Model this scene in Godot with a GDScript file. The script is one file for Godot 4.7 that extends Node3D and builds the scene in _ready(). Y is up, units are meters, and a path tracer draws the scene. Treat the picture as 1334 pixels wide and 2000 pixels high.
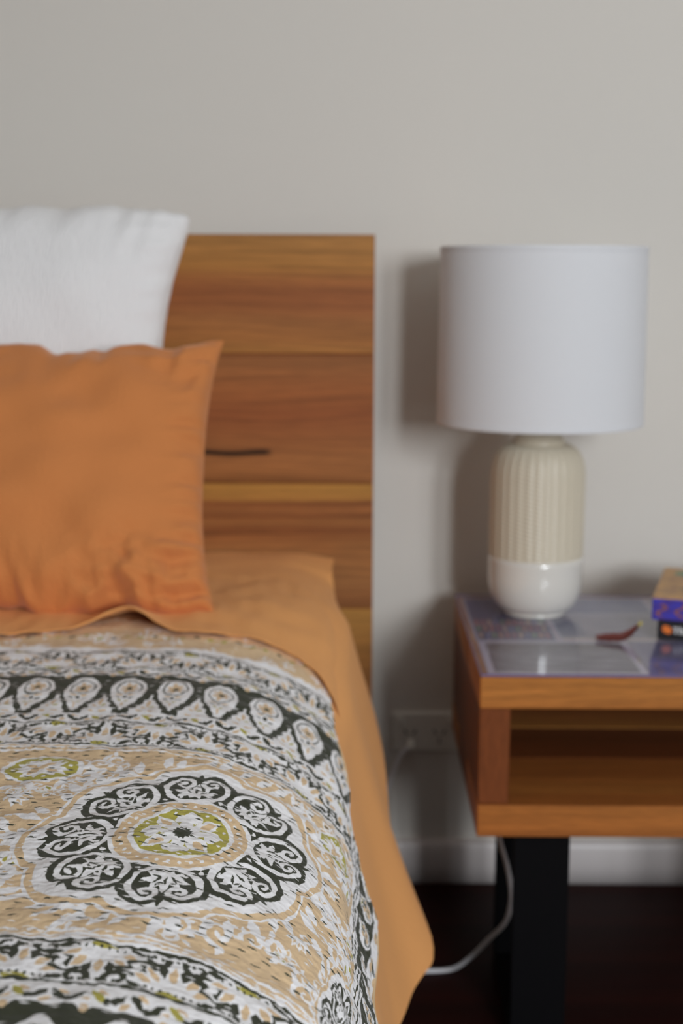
extends Node3D
# A corner of a bedroom: bed with timber headboard, printed quilt and pillows, floating-box bedside table with a ceramic lamp.

const CAM_Y := 1.0445
const CAM_Z := 2.34
const YT := 0.592          # top of the made bed

var rng := RandomNumberGenerator.new()
var fn := FastNoiseLite.new()
var M := {}

func _ready() -> void:
	rng.seed = 7
	fn.seed = 3
	fn.noise_type = FastNoiseLite.TYPE_SIMPLEX
	fn.frequency = 1.0
	fn.fractal_type = FastNoiseLite.FRACTAL_NONE
	_camera_and_light()
	_materials()
	_room()
	_bed()
	_sheet()
	_quilt()
	_pillows()
	_table()
	_cards()
	_lamp()
	_table_things()
	_outlet()

# ------------------------------------------------------------------ camera, light
func _camera_and_light() -> void:
	var cam := Camera3D.new()
	cam.name = "camera"
	var fov := rad_to_deg(2.0 * atan(1000.0 / 2778.0))
	var at := CameraAttributesPhysical.new()
	at.frustum_focal_length = 50.0
	at.exposure_aperture = 4.6
	at.frustum_focus_distance = 1.16
	at.exposure_multiplier = 1.0
	cam.attributes = at
	cam.keep_aspect = Camera3D.KEEP_HEIGHT
	cam.fov = fov
	cam.near = 0.05
	cam.far = 60.0
	cam.position = Vector3(0, CAM_Y, CAM_Z)
	cam.basis = Basis(Vector3.UP, deg_to_rad(0.371)) * Basis(Vector3.RIGHT, deg_to_rad(-9.603)) * Basis(Vector3.BACK, deg_to_rad(0.2))
	add_child(cam)
	cam.current = true
	var env := Environment.new()
	env.background_mode = Environment.BG_SKY
	var sky := Sky.new()
	var sm := ProceduralSkyMaterial.new()
	sm.sky_top_color = Color(0.62, 0.72, 0.86)
	sm.sky_horizon_color = Color(0.86, 0.88, 0.9)
	sm.ground_bottom_color = Color(0.3, 0.3, 0.27)
	sm.ground_horizon_color = Color(0.5, 0.5, 0.48)
	sky.sky_material = sm
	env.sky = sky
	env.tonemap_mode = Environment.TONE_MAPPER_LINEAR
	env.tonemap_exposure = 0.97
	env.sdfgi_enabled = true
	env.ssao_enabled = true
	env.ssil_enabled = true
	var we := WorldEnvironment.new()
	we.name = "world_environment"
	we.environment = env
	add_child(we)
	# daylight: the two panes of the window behind the camera, and the narrow glazed slit beside it
	for a in [[1.10, 1.52, 0.36, 0.98, 5.4], [1.68, 1.52, 0.36, 0.98, 4.7], [2.07, 1.08, 0.16, 1.84, 0.8]]:
		var l := AreaLight3D.new()
		l.name = "daylight"
		l.area_size = Vector2(a[2], a[3])
		l.area_normalize_energy = true
		l.light_color = Color(0.95, 0.975, 1.0)
		l.light_energy = a[4]
		l.area_range = 12.0
		l.shadow_enabled = true
		l.position = Vector3(a[0], a[1], 4.37)
		add_child(l, true)

# ------------------------------------------------------------------ object helpers
func tag(o: Node3D, label: String, category: String, group := "") -> Node3D:
	o.set_meta("label", label)
	o.set_meta("category", category)
	if group != "":
		o.set_meta("group", group)
	return o

func base(called: String, label: String, category: String, at := Vector3.ZERO, group := "") -> Node3D:
	var n := Node3D.new()
	n.name = called
	n.position = at
	add_child(n, true)
	tag(n, label, category, group)
	return n

func obj(called: String, mesh: Mesh, mat: Material, parent: Node3D = null) -> MeshInstance3D:
	var m := MeshInstance3D.new()
	m.name = called
	m.mesh = mesh
	m.material_override = mat
	m.cast_shadow = GeometryInstance3D.SHADOW_CASTING_SETTING_ON
	(parent if parent else self).add_child(m, true)
	return m

func struct(called: String, mesh: Mesh, mat: Material, parent: Node3D = null) -> MeshInstance3D:
	var m := obj(called, mesh, mat, parent)
	if parent == null:
		m.set_meta("kind", "structure")
	return m

# ------------------------------------------------------------------ mesh helpers
func grid_mesh(nu: int, nv: int, f: Callable, flip := false) -> ArrayMesh:
	# f(i, j) -> [Vector3, Vector2]
	var st := SurfaceTool.new()
	st.begin(Mesh.PRIMITIVE_TRIANGLES)
	for j in nv + 1:
		for i in nu + 1:
			var r: Array = f.call(i, j)
			st.set_uv(r[1])
			st.add_vertex(r[0])
	var w := nu + 1
	for j in nv:
		for i in nu:
			var a := j * w + i
			var q := [a, a + 1, a + w + 1, a + w]
			if flip:
				q = [a, a + w, a + w + 1, a + 1]
			for k in [0, 1, 2, 0, 2, 3]:
				st.add_index(q[k])
	st.generate_normals()
	return st.commit()

func box(size: Vector3, b := 0.002, grain := 0, uvs := Vector2(1, 1), uvo := Vector2.ZERO, center := Vector3.ZERO) -> ArrayMesh:
	# chamfered box; grain: the axis that the texture's u follows
	var st := SurfaceTool.new()
	st.begin(Mesh.PRIMITIVE_TRIANGLES)
	box_into(st, size, b, grain, uvs, uvo, center)
	return st.commit()

func box_into(st: SurfaceTool, size: Vector3, b := 0.002, grain := 0, uvs := Vector2(1, 1), uvo := Vector2.ZERO, center := Vector3.ZERO) -> void:
	var h := size * 0.5
	b = minf(b, minf(h.x, minf(h.y, h.z)) * 0.9)
	var ax := [Vector3.RIGHT, Vector3.UP, Vector3.BACK]
	var tri := func(pts: Array, n: Vector3):
		var order := [0, 1, 2]
		if (pts[1] - pts[0]).cross(pts[2] - pts[0]).dot(n) > 0.0:
			order = [0, 2, 1]
		for k in order:
			var p: Vector3 = pts[k]
			var q := p
			var na := 0
			for d in 3:
				if absf(n[d]) > absf(n[na]):
					na = d
			var uu: float
			var vv: float
			if na == grain:
				uu = q[(grain + 1) % 3] * 0.15
				vv = q[(grain + 2) % 3]
			else:
				uu = q[grain]
				vv = -q[3 - grain - na]
			st.set_uv(Vector2(uu * uvs.x, vv * uvs.y) + uvo)
			st.set_normal(n)
			st.add_vertex(p + center)
	for d in 3:
		var e := (d + 1) % 3
		var g := (d + 2) % 3
		for s in [-1.0, 1.0]:
			var n: Vector3 = ax[d] * s
			var c: Vector3 = n * h[d]
			var pe: Vector3 = ax[e] * (h[e] - b)
			var pg: Vector3 = ax[g] * (h[g] - b)
			var q := [c - pe - pg, c + pe - pg, c + pe + pg, c - pe + pg]
			tri.call([q[0], q[1], q[2]], n)
			tri.call([q[0], q[2], q[3]], n)
	for d in 3:                                     # twelve edges, along axis d
		var e := (d + 1) % 3
		var g := (d + 2) % 3
		for se in [-1.0, 1.0]:
			for sg in [-1.0, 1.0]:
				var along: Vector3 = ax[d] * (h[d] - b)
				var p1: Vector3 = ax[e] * se * h[e] + ax[g] * sg * (h[g] - b)
				var p2: Vector3 = ax[e] * se * (h[e] - b) + ax[g] * sg * h[g]
				var n: Vector3 = (ax[e] * se + ax[g] * sg).normalized()
				tri.call([p1 - along, p1 + along, p2 + along], n)
				tri.call([p1 - along, p2 + along, p2 - along], n)
	for sx in [-1.0, 1.0]:
		for sy in [-1.0, 1.0]:
			for sz in [-1.0, 1.0]:
				var a := Vector3(sx * h.x, sy * (h.y - b), sz * (h.z - b))
				var c2 := Vector3(sx * (h.x - b), sy * h.y, sz * (h.z - b))
				var d2 := Vector3(sx * (h.x - b), sy * (h.y - b), sz * h.z)
				tri.call([a, c2, d2], Vector3(sx, sy, sz).normalized())

func lathe(profile: Array, seg := 64) -> ArrayMesh:
	var n := profile.size()
	return grid_mesh(seg, n - 1, func(i: int, j: int):
		var p: Vector2 = profile[j]
		var a := TAU * i / seg + PI
		return [Vector3(p.x * sin(a), p.y, p.x * cos(a)), Vector2(float(i) / seg * 4.0, p.y * 4.0)], true)

func tube(pts: Array, r: float, seg := 10, sub := 8) -> ArrayMesh:
	var c := Curve3D.new()
	for k in pts.size():
		var t: Vector3 = (pts[mini(k + 1, pts.size() - 1)] - pts[maxi(k - 1, 0)]) / 6.0
		c.add_point(pts[k], -t, t)
	var path: Array = []
	for k in pts.size() - 1:
		for q in sub:
			path.append(c.sample(k, float(q) / sub))
	path.append(pts[pts.size() - 1])
	var up := Vector3(0.13, 0.9, 0.41).normalized()
	var np := path.size()
	return grid_mesh(seg, np - 1, func(i: int, j: int):
		var t: Vector3 = (path[mini(j + 1, np - 1)] - path[maxi(j - 1, 0)]).normalized()
		var x := t.cross(up).normalized()
		var y := x.cross(t).normalized()
		var a := TAU * i / seg
		return [path[j] + (x * cos(a) + y * sin(a)) * r, Vector2(float(i) / seg, j * 0.1)])

static func sm(a: float, b: float, x: float) -> float:
	return smoothstep(a, b, x)

static func pw(t: Array, x: float) -> float:      # piecewise linear table [[x, y], ...], eased
	if x <= t[0][0]:
		return t[0][1]
	for k in t.size() - 1:
		if x <= t[k + 1][0]:
			return lerpf(t[k][1], t[k + 1][1], (x - t[k][0]) / (t[k + 1][0] - t[k][0]))
	return t[t.size() - 1][1]

# ------------------------------------------------------------------ materials
func lin(c: Color, k: float) -> Color:            # an sRGB colour, k times as light
	var l := c.srgb_to_linear()
	return Color(minf(l.r * k, 0.95), minf(l.g * k, 0.95), minf(l.b * k, 0.95)).linear_to_srgb()

func rgb8(r: float, g: float, b: float) -> Color:
	return Color(r / 255.0, g / 255.0, b / 255.0)

func mat(c: Color, rough := 0.6, spec := 0.5) -> StandardMaterial3D:
	var m := StandardMaterial3D.new()
	m.albedo_color = c
	m.roughness = rough
	m.metallic_specular = spec
	return m

func noise_tex(freq: float, size := 256, oct := 3, sd := 1) -> NoiseTexture2D:
	var n := FastNoiseLite.new()
	n.seed = sd
	n.frequency = freq
	n.fractal_octaves = oct
	var t := NoiseTexture2D.new()
	t.width = size
	t.height = size
	t.seamless = true
	t.noise = n
	return t

func wood_tex(stops: Array, sd: int, vein := [], w := 1024, h := 256, strength := 1.0) -> ImageTexture:
	# rows run across the grain; stops: [[0..1, Color], ...] across the board
	var n := FastNoiseLite.new()
	n.seed = sd
	n.frequency = 1.0
	n.fractal_type = FastNoiseLite.FRACTAL_NONE
	var data := PackedByteArray()
	data.resize(w * h * 3)
	var lut: Array = []
	for y in 1024:
		var t := y / 1023.0
		var c: Color = stops[0][1]
		for k in stops.size() - 1:
			if t >= stops[k][0]:
				c = stops[k][1].lerp(stops[k + 1][1], clampf((t - stops[k][0]) / (stops[k + 1][0] - stops[k][0]), 0, 1))
		lut.append(c)
	var warp := PackedFloat32Array()
	warp.resize(w)
	var o := 0
	for y in h:
		var v := float(y) / h
		for x in w:
			var u := float(x) / w
			var ang := u * TAU
			var cu := cos(ang)
			var su := sin(ang)
			var wv := n.get_noise_3d(cu * 0.55, su * 0.55, v * 2.2) * 0.055
			var t := clampf(v + wv * 0.55, 0.0, 1.0)
			var c: Color = lut[int(t * 1023.0)]
			var g := n.get_noise_3d(cu * 0.7 + 9.0, su * 0.7, (v + wv) * 26.0)
			var f := n.get_noise_3d(cu * 4.5 + 31.0, su * 4.5, v * 150.0)
			var b := 1.0 + strength * (0.085 * g + 0.085 * f)
			if vein.size():
				var dy: float = (v - vein[2] - 0.006 * sin(u * 90.0)) / vein[3]
				var dx: float = sm(vein[0], vein[0] + 0.02, u) * (1.0 - sm(vein[1] - 0.012, vein[1], u))
				b *= 1.0 - 0.75 * dx * exp(-dy * dy)
			data[o] = int(clampf(c.r * b, 0, 1) * 255.0)
			data[o + 1] = int(clampf(c.g * b, 0, 1) * 255.0)
			data[o + 2] = int(clampf(c.b * b, 0, 1) * 255.0)
			o += 3
	return ImageTexture.create_from_image(Image.create_from_data(w, h, false, Image.FORMAT_RGB8, data))

func wood_mat(t: Texture2D, rough := 0.5) -> StandardMaterial3D:
	var m := StandardMaterial3D.new()
	m.albedo_texture = t
	m.roughness = rough
	m.metallic_specular = 0.28
	return m

const WK := 1.5
func ws(list: Array) -> Array:                    # stops given in 0..255, brought up to the timber's own lightness
	var out: Array = []
	for s in list:
		var c := lin(rgb8(s[1], s[2], s[3] * 0.90), WK)
		out.append([s[0], c])
	return out

func cloth(c: Color, sd: int, bump := 0.05, scale := 9.0) -> StandardMaterial3D:
	var m := mat(c, 0.85, 0.25)
	m.rim_enabled = true
	m.rim = 0.35
	m.rim_tint = 0.6
	m.heightmap_enabled = true
	m.heightmap_texture = noise_tex(0.05, 256, 4, sd)
	m.heightmap_scale = bump
	m.uv1_scale = Vector3(scale, scale, 1)
	return m

func _materials() -> void:
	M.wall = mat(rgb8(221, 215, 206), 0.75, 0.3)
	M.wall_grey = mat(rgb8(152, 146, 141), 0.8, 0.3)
	M.ceiling = mat(rgb8(232, 229, 224), 0.85, 0.2)
	M.trim = mat(rgb8(222, 213, 209), 0.4, 0.5)
	M.white_plastic = mat(rgb8(226, 222, 212), 0.35, 0.5)
	M.dark_slot = mat(rgb8(35, 30, 27), 0.7, 0.2)
	M.steel = mat(rgb8(11, 10, 12), 0.6, 0.2)
	M.frame = mat(rgb8(60, 60, 62), 0.4, 0.5)
	M.glass = mat(Color(0.9, 0.95, 0.95, 0.06), 0.02, 0.5)
	M.glass.transparency = BaseMaterial3D.TRANSPARENCY_ALPHA
	M.orange_sheet = cloth(lin(rgb8(183, 130, 79), 1.85), 11, 0.05, 7.0)
	M.orange_pillow = cloth(lin(rgb8(176, 110, 62), 1.45), 12, 0.06, 10.0)
	M.orange_pillow.rim = 0.9
	M.orange_pillow.rim_tint = 0.4
	M.white_cloth = cloth(rgb8(243, 241, 240), 13, 0.12, 8.0)
	M.white_cloth.uv1_scale = Vector3(14, 3, 1)
	M.mattress = mat(rgb8(215, 210, 200), 0.9, 0.2)
	# timber, one print for each kind of board
	M.board_a = wood_mat(wood_tex(ws([[0.0, 140, 98, 58], [0.25, 145, 98, 54], [0.36, 138, 86, 51], [0.47, 128, 76, 47], [0.6, 130, 78, 48], [0.72, 136, 87, 53], [0.87, 140, 90, 52], [1.0, 147, 99, 55]]), 21))
	M.board_b = wood_mat(wood_tex(ws([[0.0, 120, 74, 45], [0.06, 133, 84, 52], [0.3, 135, 80, 48], [0.45, 126, 72, 44], [0.65, 131, 80, 49], [0.8, 139, 88, 54], [0.93, 136, 86, 52], [1.0, 116, 72, 41]]), 22, [0.80, 0.899, 0.765, 0.022]))
	M.board_c = wood_mat(wood_tex(ws([[0.0, 152, 107, 55], [0.105, 150, 103, 55], [0.14, 118, 70, 41], [0.2, 134, 84, 51], [0.25, 114, 68, 40], [0.31, 138, 88, 53], [0.38, 112, 66, 39], [0.5, 136, 87, 53], [0.8, 138, 90, 57], [0.93, 128, 80, 50], [1.0, 114, 70, 42]]), 23))
	M.board_d = wood_mat(wood_tex(ws([[0.0, 152, 107, 58], [0.25, 147, 100, 56], [0.6, 138, 90, 54], [1.0, 130, 82, 50]]), 24))
	M.board_e = wood_mat(wood_tex(ws([[0.0, 142, 92, 50], [0.3, 148, 95, 51], [0.55, 130, 79, 42], [0.62, 142, 89, 48], [1.0, 146, 94, 52]]), 25), 0.35)
	M.board_f = wood_mat(wood_tex(ws([[0.0, 142, 90, 48], [0.35, 138, 84, 45], [0.5, 126, 74, 40], [0.6, 134, 81, 43], [1.0, 134, 80, 43]]), 26), 0.35)
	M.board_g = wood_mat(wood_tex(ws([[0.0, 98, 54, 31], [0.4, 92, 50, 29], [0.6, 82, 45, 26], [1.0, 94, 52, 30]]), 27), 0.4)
	M.floor = wood_mat(wood_tex([[0.0, rgb8(38, 12, 9)], [0.3, rgb8(44, 14, 10)], [0.5, rgb8(33, 10, 8)], [0.97, rgb8(40, 12, 9)], [1.0, rgb8(18, 6, 5)]], 28, [], 512, 256), 0.5)
	M.floor.metallic_specular = 0.2
	M.floor.uv1_triplanar = true
	M.floor.uv1_scale = Vector3(0.8, 1, 8)

# ------------------------------------------------------------------ the room
func _room() -> void:
	var x0 := -2.6
	var x1 := 2.5
	var z1 := 4.4
	var hgt := 2.7
	struct("floor", box(Vector3(x1 - x0 + 0.3, 0.1, z1 + 0.3), 0.0, 0, Vector2.ONE, Vector2.ZERO, Vector3((x0 + x1) / 2, -0.05, z1 / 2)), M.floor)
	struct("ceiling", box(Vector3(x1 - x0 + 0.3, 0.1, z1 + 0.3), 0.0, 0, Vector2.ONE, Vector2.ZERO, Vector3((x0 + x1) / 2, hgt + 0.05, z1 / 2)), M.ceiling)
	struct("wall_back", box(Vector3(x1 - x0, hgt, 0.12), 0.0, 0, Vector2.ONE, Vector2.ZERO, Vector3((x0 + x1) / 2, hgt / 2, -0.06)), M.wall)
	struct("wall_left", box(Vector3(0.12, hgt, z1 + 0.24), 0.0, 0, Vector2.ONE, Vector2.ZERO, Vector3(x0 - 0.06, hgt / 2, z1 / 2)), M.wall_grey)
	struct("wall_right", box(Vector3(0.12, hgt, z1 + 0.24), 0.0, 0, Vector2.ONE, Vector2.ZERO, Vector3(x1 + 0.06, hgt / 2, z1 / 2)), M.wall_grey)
	# the wall behind the camera, with a window of two lights and a narrow glazed slit
	var st := SurfaceTool.new()
	st.begin(Mesh.PRIMITIVE_TRIANGLES)
	for r in [[x0, 0.88, 0.0, hgt], [0.88, 1.92, 0.0, 1.0], [0.88, 1.92, 2.04, hgt], [1.92, 1.97, 0.0, hgt], [1.97, 2.17, 0.0, 0.14], [1.97, 2.17, 2.02, hgt], [2.17, x1, 0.0, hgt]]:
		box_into(st, Vector3(r[1] - r[0], r[3] - r[2], 0.12), 0.0, 0, Vector2.ONE, Vector2.ZERO, Vector3((r[0] + r[1]) / 2, (r[2] + r[3]) / 2, z1 + 0.06))
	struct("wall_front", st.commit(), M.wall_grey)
	var wn := 1
	for r in [[0.88, 1.92, 1.0, 2.04, true], [1.97, 2.17, 0.14, 2.02, false]]:
		var fr := SurfaceTool.new()
		fr.begin(Mesh.PRIMITIVE_TRIANGLES)
		var cx: float = (r[0] + r[1]) / 2
		var cy: float = (r[2] + r[3]) / 2
		for x in ([r[0] + 0.011, cx, r[1] - 0.011] if r[4] else [r[0] + 0.006, r[1] - 0.006]):
			box_into(fr, Vector3(0.08 if x == cx else 0.02 if r[4] else 0.011, r[3] - r[2] - 0.001, 0.06), 0.003, 1, Vector2.ONE, Vector2.ZERO, Vector3(x, cy, z1 + 0.06))
		for y in [r[2] + 0.011, r[3] - 0.011]:
			box_into(fr, Vector3(r[1] - r[0] - 0.001, 0.02, 0.058), 0.003, 0, Vector2.ONE, Vector2.ZERO, Vector3(cx, y, z1 + 0.06))
		var win := struct("window_%d" % wn, fr.commit(), M.frame)
		wn += 1
		for k in (2 if r[4] else 1):
			var w: float = (r[1] - r[0]) / (2.0 if r[4] else 1.0) - (0.062 if r[4] else 0.022)
			obj("pane", box(Vector3(w, r[3] - r[2] - 0.042, 0.006), 0.0, 0, Vector2.ONE, Vector2.ZERO, Vector3((cx + (k - 0.5) * (r[1] - r[0]) / 2) if r[4] else cx, cy, z1 + 0.06)), M.glass, win)
	# skirting board: a plain board with a rounded top edge
	var prof := [Vector2(0.0, 0.0), Vector2(0.016, 0.0), Vector2(0.016, 0.062), Vector2(0.0145, 0.070), Vector2(0.010, 0.0745), Vector2(0.0, 0.0747)]
	struct("baseboard_back", grid_mesh(1, prof.size() - 1, func(i: int, j: int): return [Vector3(x0 + (x1 - x0) * i, prof[j].y, prof[j].x), Vector2(i, j)], true), M.trim)

# ------------------------------------------------------------------ shape of the made bed
# Across the bed at depth z: flat top, wide rounded shoulder, side hanging outward. s is measured along the cloth, 0 at x = -0.30.
func section(z: float, flare := 1.0) -> Array:
	var k := sm(0.3, 0.8, z)
	var xe := lerpf(-0.02, -0.005, k)
	var rx := lerpf(0.12, 0.25, k)
	var ry := lerpf(0.05, 0.115, k)
	var fl := lerpf(0.16, 0.32, sm(0.63, 1.1, z)) * flare
	var pts := PackedVector2Array()
	pts.append(Vector2(-1.6, YT))
	for i in 33:
		var th := i / 32.0 * PI / 2
		pts.append(Vector2(xe - rx + rx * sin(th), YT - ry + ry * cos(th)))
	for i in range(1, 11):
		var e := i * 0.05
		pts.append(Vector2(xe + fl * e, YT - ry - e * 0.985))
	var ss := PackedFloat32Array()
	var l := -1.3
	for i in pts.size():
		if i > 0:
			l += pts[i].distance_to(pts[i - 1])
		ss.append(l)
	return [pts, ss]

func on_section(sec: Array, s: float) -> Array:   # [point, outward normal]
	var pts: PackedVector2Array = sec[0]
	var ss: PackedFloat32Array = sec[1]
	var k := clampi(ss.bsearch(s) - 1, 0, pts.size() - 2)
	var p := pts[k].lerp(pts[k + 1], (s - ss[k]) / (ss[k + 1] - ss[k]))
	var ka := maxi(k - 1, 0)
	var kb := mini(k + 2, pts.size() - 1)
	var t := (pts[kb] - pts[ka]).normalized()
	if s < ss[1]:
		t = Vector2(1, 0)
	return [p, Vector2(-t.y, t.x)]

func crown(s: float, z: float) -> float:          # the quilted top is a little fuller before the shoulder
	return 0.006 * exp(-pow((s - 0.17) / 0.07, 2)) * sm(0.6, 0.9, z)

func bed_point(sec: Array, z: float, s: float, off: float) -> Vector3:
	var r := on_section(sec, s)
	var p: Vector2 = r[0] + r[1] * off
	return Vector3(p.x, p.y + crown(s, z), z)

const Z_END := 2.02

func _bed() -> void:
	var b := base("bed", "double bed with a headboard of wide horizontal golden-brown timber boards", "bed", Vector3(-0.76, 0, 0.05))
	var x0 := -1.56
	var x1 := 0.0365
	var tops := [1.1016, 0.9146, 0.7066, 0.4990, 0.29]
	var bots := [0.9152, 0.7072, 0.4996, 0.2906, 0.09]
	var ms := [M.board_a, M.board_b, M.board_c, M.board_d, M.board_a]
	for k in 5:
		var h: float = tops[k] - bots[k]
		var o := obj("headboard_plank", box(Vector3(x1 - x0, h, 0.035), 0.0012, 0, Vector2(1.0 / 1.6, 1.0 / h), Vector2(0.5, 0.5)), ms[k], b)
		o.position = Vector3((x0 + x1) / 2, (tops[k] + bots[k]) / 2, 0.0475) - b.position
	for x in [-1.3, -0.2]:
		var o := obj("headboard_post", box(Vector3(0.09, 0.98, 0.024), 0.002, 1, Vector2(0.6, 4)), M.board_d, b)
		o.position = Vector3(x, 0.49, 0.0175) - b.position
	for x in [-0.07, -1.45]:
		obj("side_rail", box(Vector3(0.035, 0.14, 1.93), 0.002, 2, Vector2(0.6, 6), Vector2.ZERO, Vector3(x, 0.26, 1.035) - b.position), M.board_d, b)
	obj("foot_rail", box(Vector3(1.345, 0.14, 0.035), 0.002, 0, Vector2(0.6, 6), Vector2.ZERO, Vector3(-0.76, 0.26, 1.98) - b.position), M.board_d, b)
	for x in [-0.15, -1.37]:
		for z in [0.2, 1.9]:
			obj("bed_leg", box(Vector3(0.07, 0.19, 0.07), 0.003, 1, Vector2(1, 5), Vector2.ZERO, Vector3(x, 0.095, z) - b.position), M.board_d, b)
	# the mattress fills the shape that the covers lie on
	var rows := 40
	var cols := 70
	var mt := grid_mesh(cols, rows, func(i: int, j: int):
		var z := lerpf(0.075, Z_END - 0.02, float(j) / rows)
		var sec := section(z, 0.0)
		var s0 := -1.16
		var s := lerpf(s0, 0.385, float(i) / cols)
		var p := bed_point(sec, z, s, -0.012)
		if i == 0 or j == 0 or j == rows:
			p.y = 0.335
		return [p - b.position, Vector2(s, z)])
	obj("mattress", mt, M.mattress, b)

# hem of the sheet at the open side: how low and how far out it hangs
const HEM_Y := [[0.06, 0.585], [0.14, 0.572], [0.68, 0.195], [0.80, 0.19], [2.1, 0.19]]
const HEM_X := [[0.10, -0.026], [0.14, -0.026], [0.22, -0.022], [0.285, 0.001], [0.364, 0.037], [0.52, 0.0587], [0.57, 0.0709], [0.66, 0.106], [0.685, 0.106], [0.75, 0.080], [0.84, 0.052], [1.0, 0.045], [2.1, 0.06]]

func sheet_point(sec: Array, z: float, w: float, off: float) -> Array:
	# w -1..0 across the flat top, 0..1 from the shoulder to the hem
	var hy := pw(HEM_Y, z)
	var hx := pw(HEM_X, z)
	var s1 := 0.05
	if w <= 0.0:
		var s := lerpf(s1, -1.16, -w)
		return [bed_point(sec, z, s, off), s]
	# length along the section at which the hem's height is met
	var lo := s1
	var hi := 0.66
	for k in 22:
		var mid := (lo + hi) / 2
		if on_section(sec, mid)[0].y > hy:
			lo = mid
		else:
			hi = mid
	var sh := lo
	var s2 := lerpf(s1, sh, w)
	var p := bed_point(sec, z, s2, off)
	var pe := bed_point(sec, z, sh, off)
	var power := lerpf(1.5, 3.4, sm(0.5, 0.8, z))
	p.x += (hx - pe.x) * pow(w, power)
	return [p, s2]

const FOLD := [[-1.2, 0.66], [-0.35, 0.655], [-0.125, 0.652], [-0.057, 0.631], [-0.02, 0.606], [0.019, 0.593], [0.05, 0.612], [0.076, 0.631], [0.12, 0.638], [0.17, 0.620], [0.222, 0.629], [0.258, 0.651], [0.282, 0.68], [0.33, 0.72]]

func fold_z(s: float) -> float:
	return (pw(FOLD, s - 0.012) + pw(FOLD, s) + pw(FOLD, s + 0.012)) / 3.0

func _sheet() -> void:
	var b := base("bed_sheet", "plain caramel-orange bed sheet turned down over the quilt and hanging at the bedside", "bed sheet", Vector3(-0.5, 0, 0.6))
	var rows := 150
	var na := 60
	var nb := 70
	var secs: Array = []
	var zs: Array = []
	for j in rows + 1:
		var z := lerpf(0.072, Z_END, pow(float(j) / rows, 1.25))
		zs.append(z)
		secs.append(section(z))
	var main := grid_mesh(na + nb, rows, func(i: int, j: int):
		var w := (i - na) / float(na) if i < na else (i - na) / float(nb)
		if i < na:
			w = -pow(-w, 1.6)
		var r := sheet_point(secs[j], zs[j], w, 0.001)
		var p: Vector3 = r[0]
		var z: float = zs[j]
		if w > 0.3:
			p.x += 0.004 * (w - 0.3) * sin(z * 31.0 + 1.0)
		p.y += 0.0016 * fn.get_noise_2d(r[1] * 9.0, z * 7.0) * (1.0 - sm(0.45, 0.6, z))
		return [p - b.position, Vector2(r[1], z)])
	obj("sheet", main, M.orange_sheet, b)
	# the turned-down end that lies over the quilt: upper face, rolled edge, under face
	var zrows := 46
	var cols := 170
	var flap := grid_mesh(cols, zrows, func(i: int, j: int):
		var s := lerpf(-1.14, 0.315, pow(float(i) / cols, 0.8))
		var zf := fold_z(s)
		var t := j / 36.0
		var z: float
		var off: float
		var lift := 0.022 * exp(-pow((s - 0.018) / 0.042, 2))
		if j <= 36:
			z = lerpf(0.25, zf, 1.0 - pow(1.0 - t, 1.6))
			off = lerpf(0.0012, 0.0135, sm(0.25, 0.5, z))
		else:
			var q := (j - 36) / 10.0
			z = zf - 0.09 * q + 0.0015 * sin(q * PI * 0.5)
			off = 0.0135 - 0.004 * sm(0.0, 0.12, q)
		off += lift * exp(-pow((zf - z) / 0.05, 2))
		off = lerpf(off, minf(off, 0.004), sm(0.262, 0.315, s))
		var p := bed_point(section(z), z, s, off)
		p.y += 0.0018 * fn.get_noise_2d(s * 11.0, z * 9.0) + 0.0012 * fn.get_noise_2d(s * 30.0, z * 9.0 + 4.0)
		return [p - b.position, Vector2(s, z)])
	obj("turned_down_hem", flap, M.orange_sheet, b)

# ------------------------------------------------------------------ the quilt and its block print
const S0 := -0.25
const SW := 0.75
const Z0 := 0.5
const ZW := 1.12
const TEX := 2048
var im: Image
var WHITE := rgb8(246, 244, 245)
var TAN := rgb8(225, 195, 155)
var DARK := rgb8(58, 60, 45)
var OLIVE := rgb8(182, 172, 78)

func wob(p: Vector2, a := 0.0009) -> Vector2:
	return p + Vector2(fn.get_noise_2d(p.x * 210.0, p.y * 210.0), fn.get_noise_2d(p.x * 210.0 + 50.0, p.y * 210.0)) * a

func poly(pts: Array, c: Color, wobble := 0.0009) -> void:     # points in metres on the cloth
	var n := pts.size()
	var xs := PackedFloat32Array()
	var ys := PackedFloat32Array()
	var lo := 1e9
	var hi := -1e9
	for p in pts:
		var q := wob(p, wobble)
		var x := (q.x - S0) / SW * TEX
		var y := (q.y - Z0) / ZW * TEX
		xs.append(x)
		ys.append(y)
		lo = minf(lo, y)
		hi = maxf(hi, y)
	for yy in range(maxi(0, int(ceil(lo - 0.5))), mini(TEX - 1, int(floor(hi - 0.5))) + 1):
		var yc := yy + 0.5
		var cr: Array = []
		var k := n - 1
		for i in n:
			if (ys[i] > yc) != (ys[k] > yc):
				cr.append(xs[i] + (yc - ys[i]) / (ys[k] - ys[i]) * (xs[k] - xs[i]))
			k = i
		cr.sort()
		for i in range(0, cr.size() - 1, 2):
			var a := maxi(0, int(round(cr[i])))
			var b := mini(TEX, int(round(cr[i + 1])))
			if b > a:
				im.fill_rect(Rect2i(a, yy, b - a, 1), c)

func band(z0: float, z1: float, c: Color, wobble := 0.0012, s0 := S0, s1 := S0 + SW) -> void:
	var pts: Array = []
	var n := 160
	for i in n + 1:
		pts.append(Vector2(lerpf(s0, s1, float(i) / n), z0))
	for i in n + 1:
		pts.append(Vector2(lerpf(s1, s0, float(i) / n), z1))
	poly(pts, c, wobble)

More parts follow.
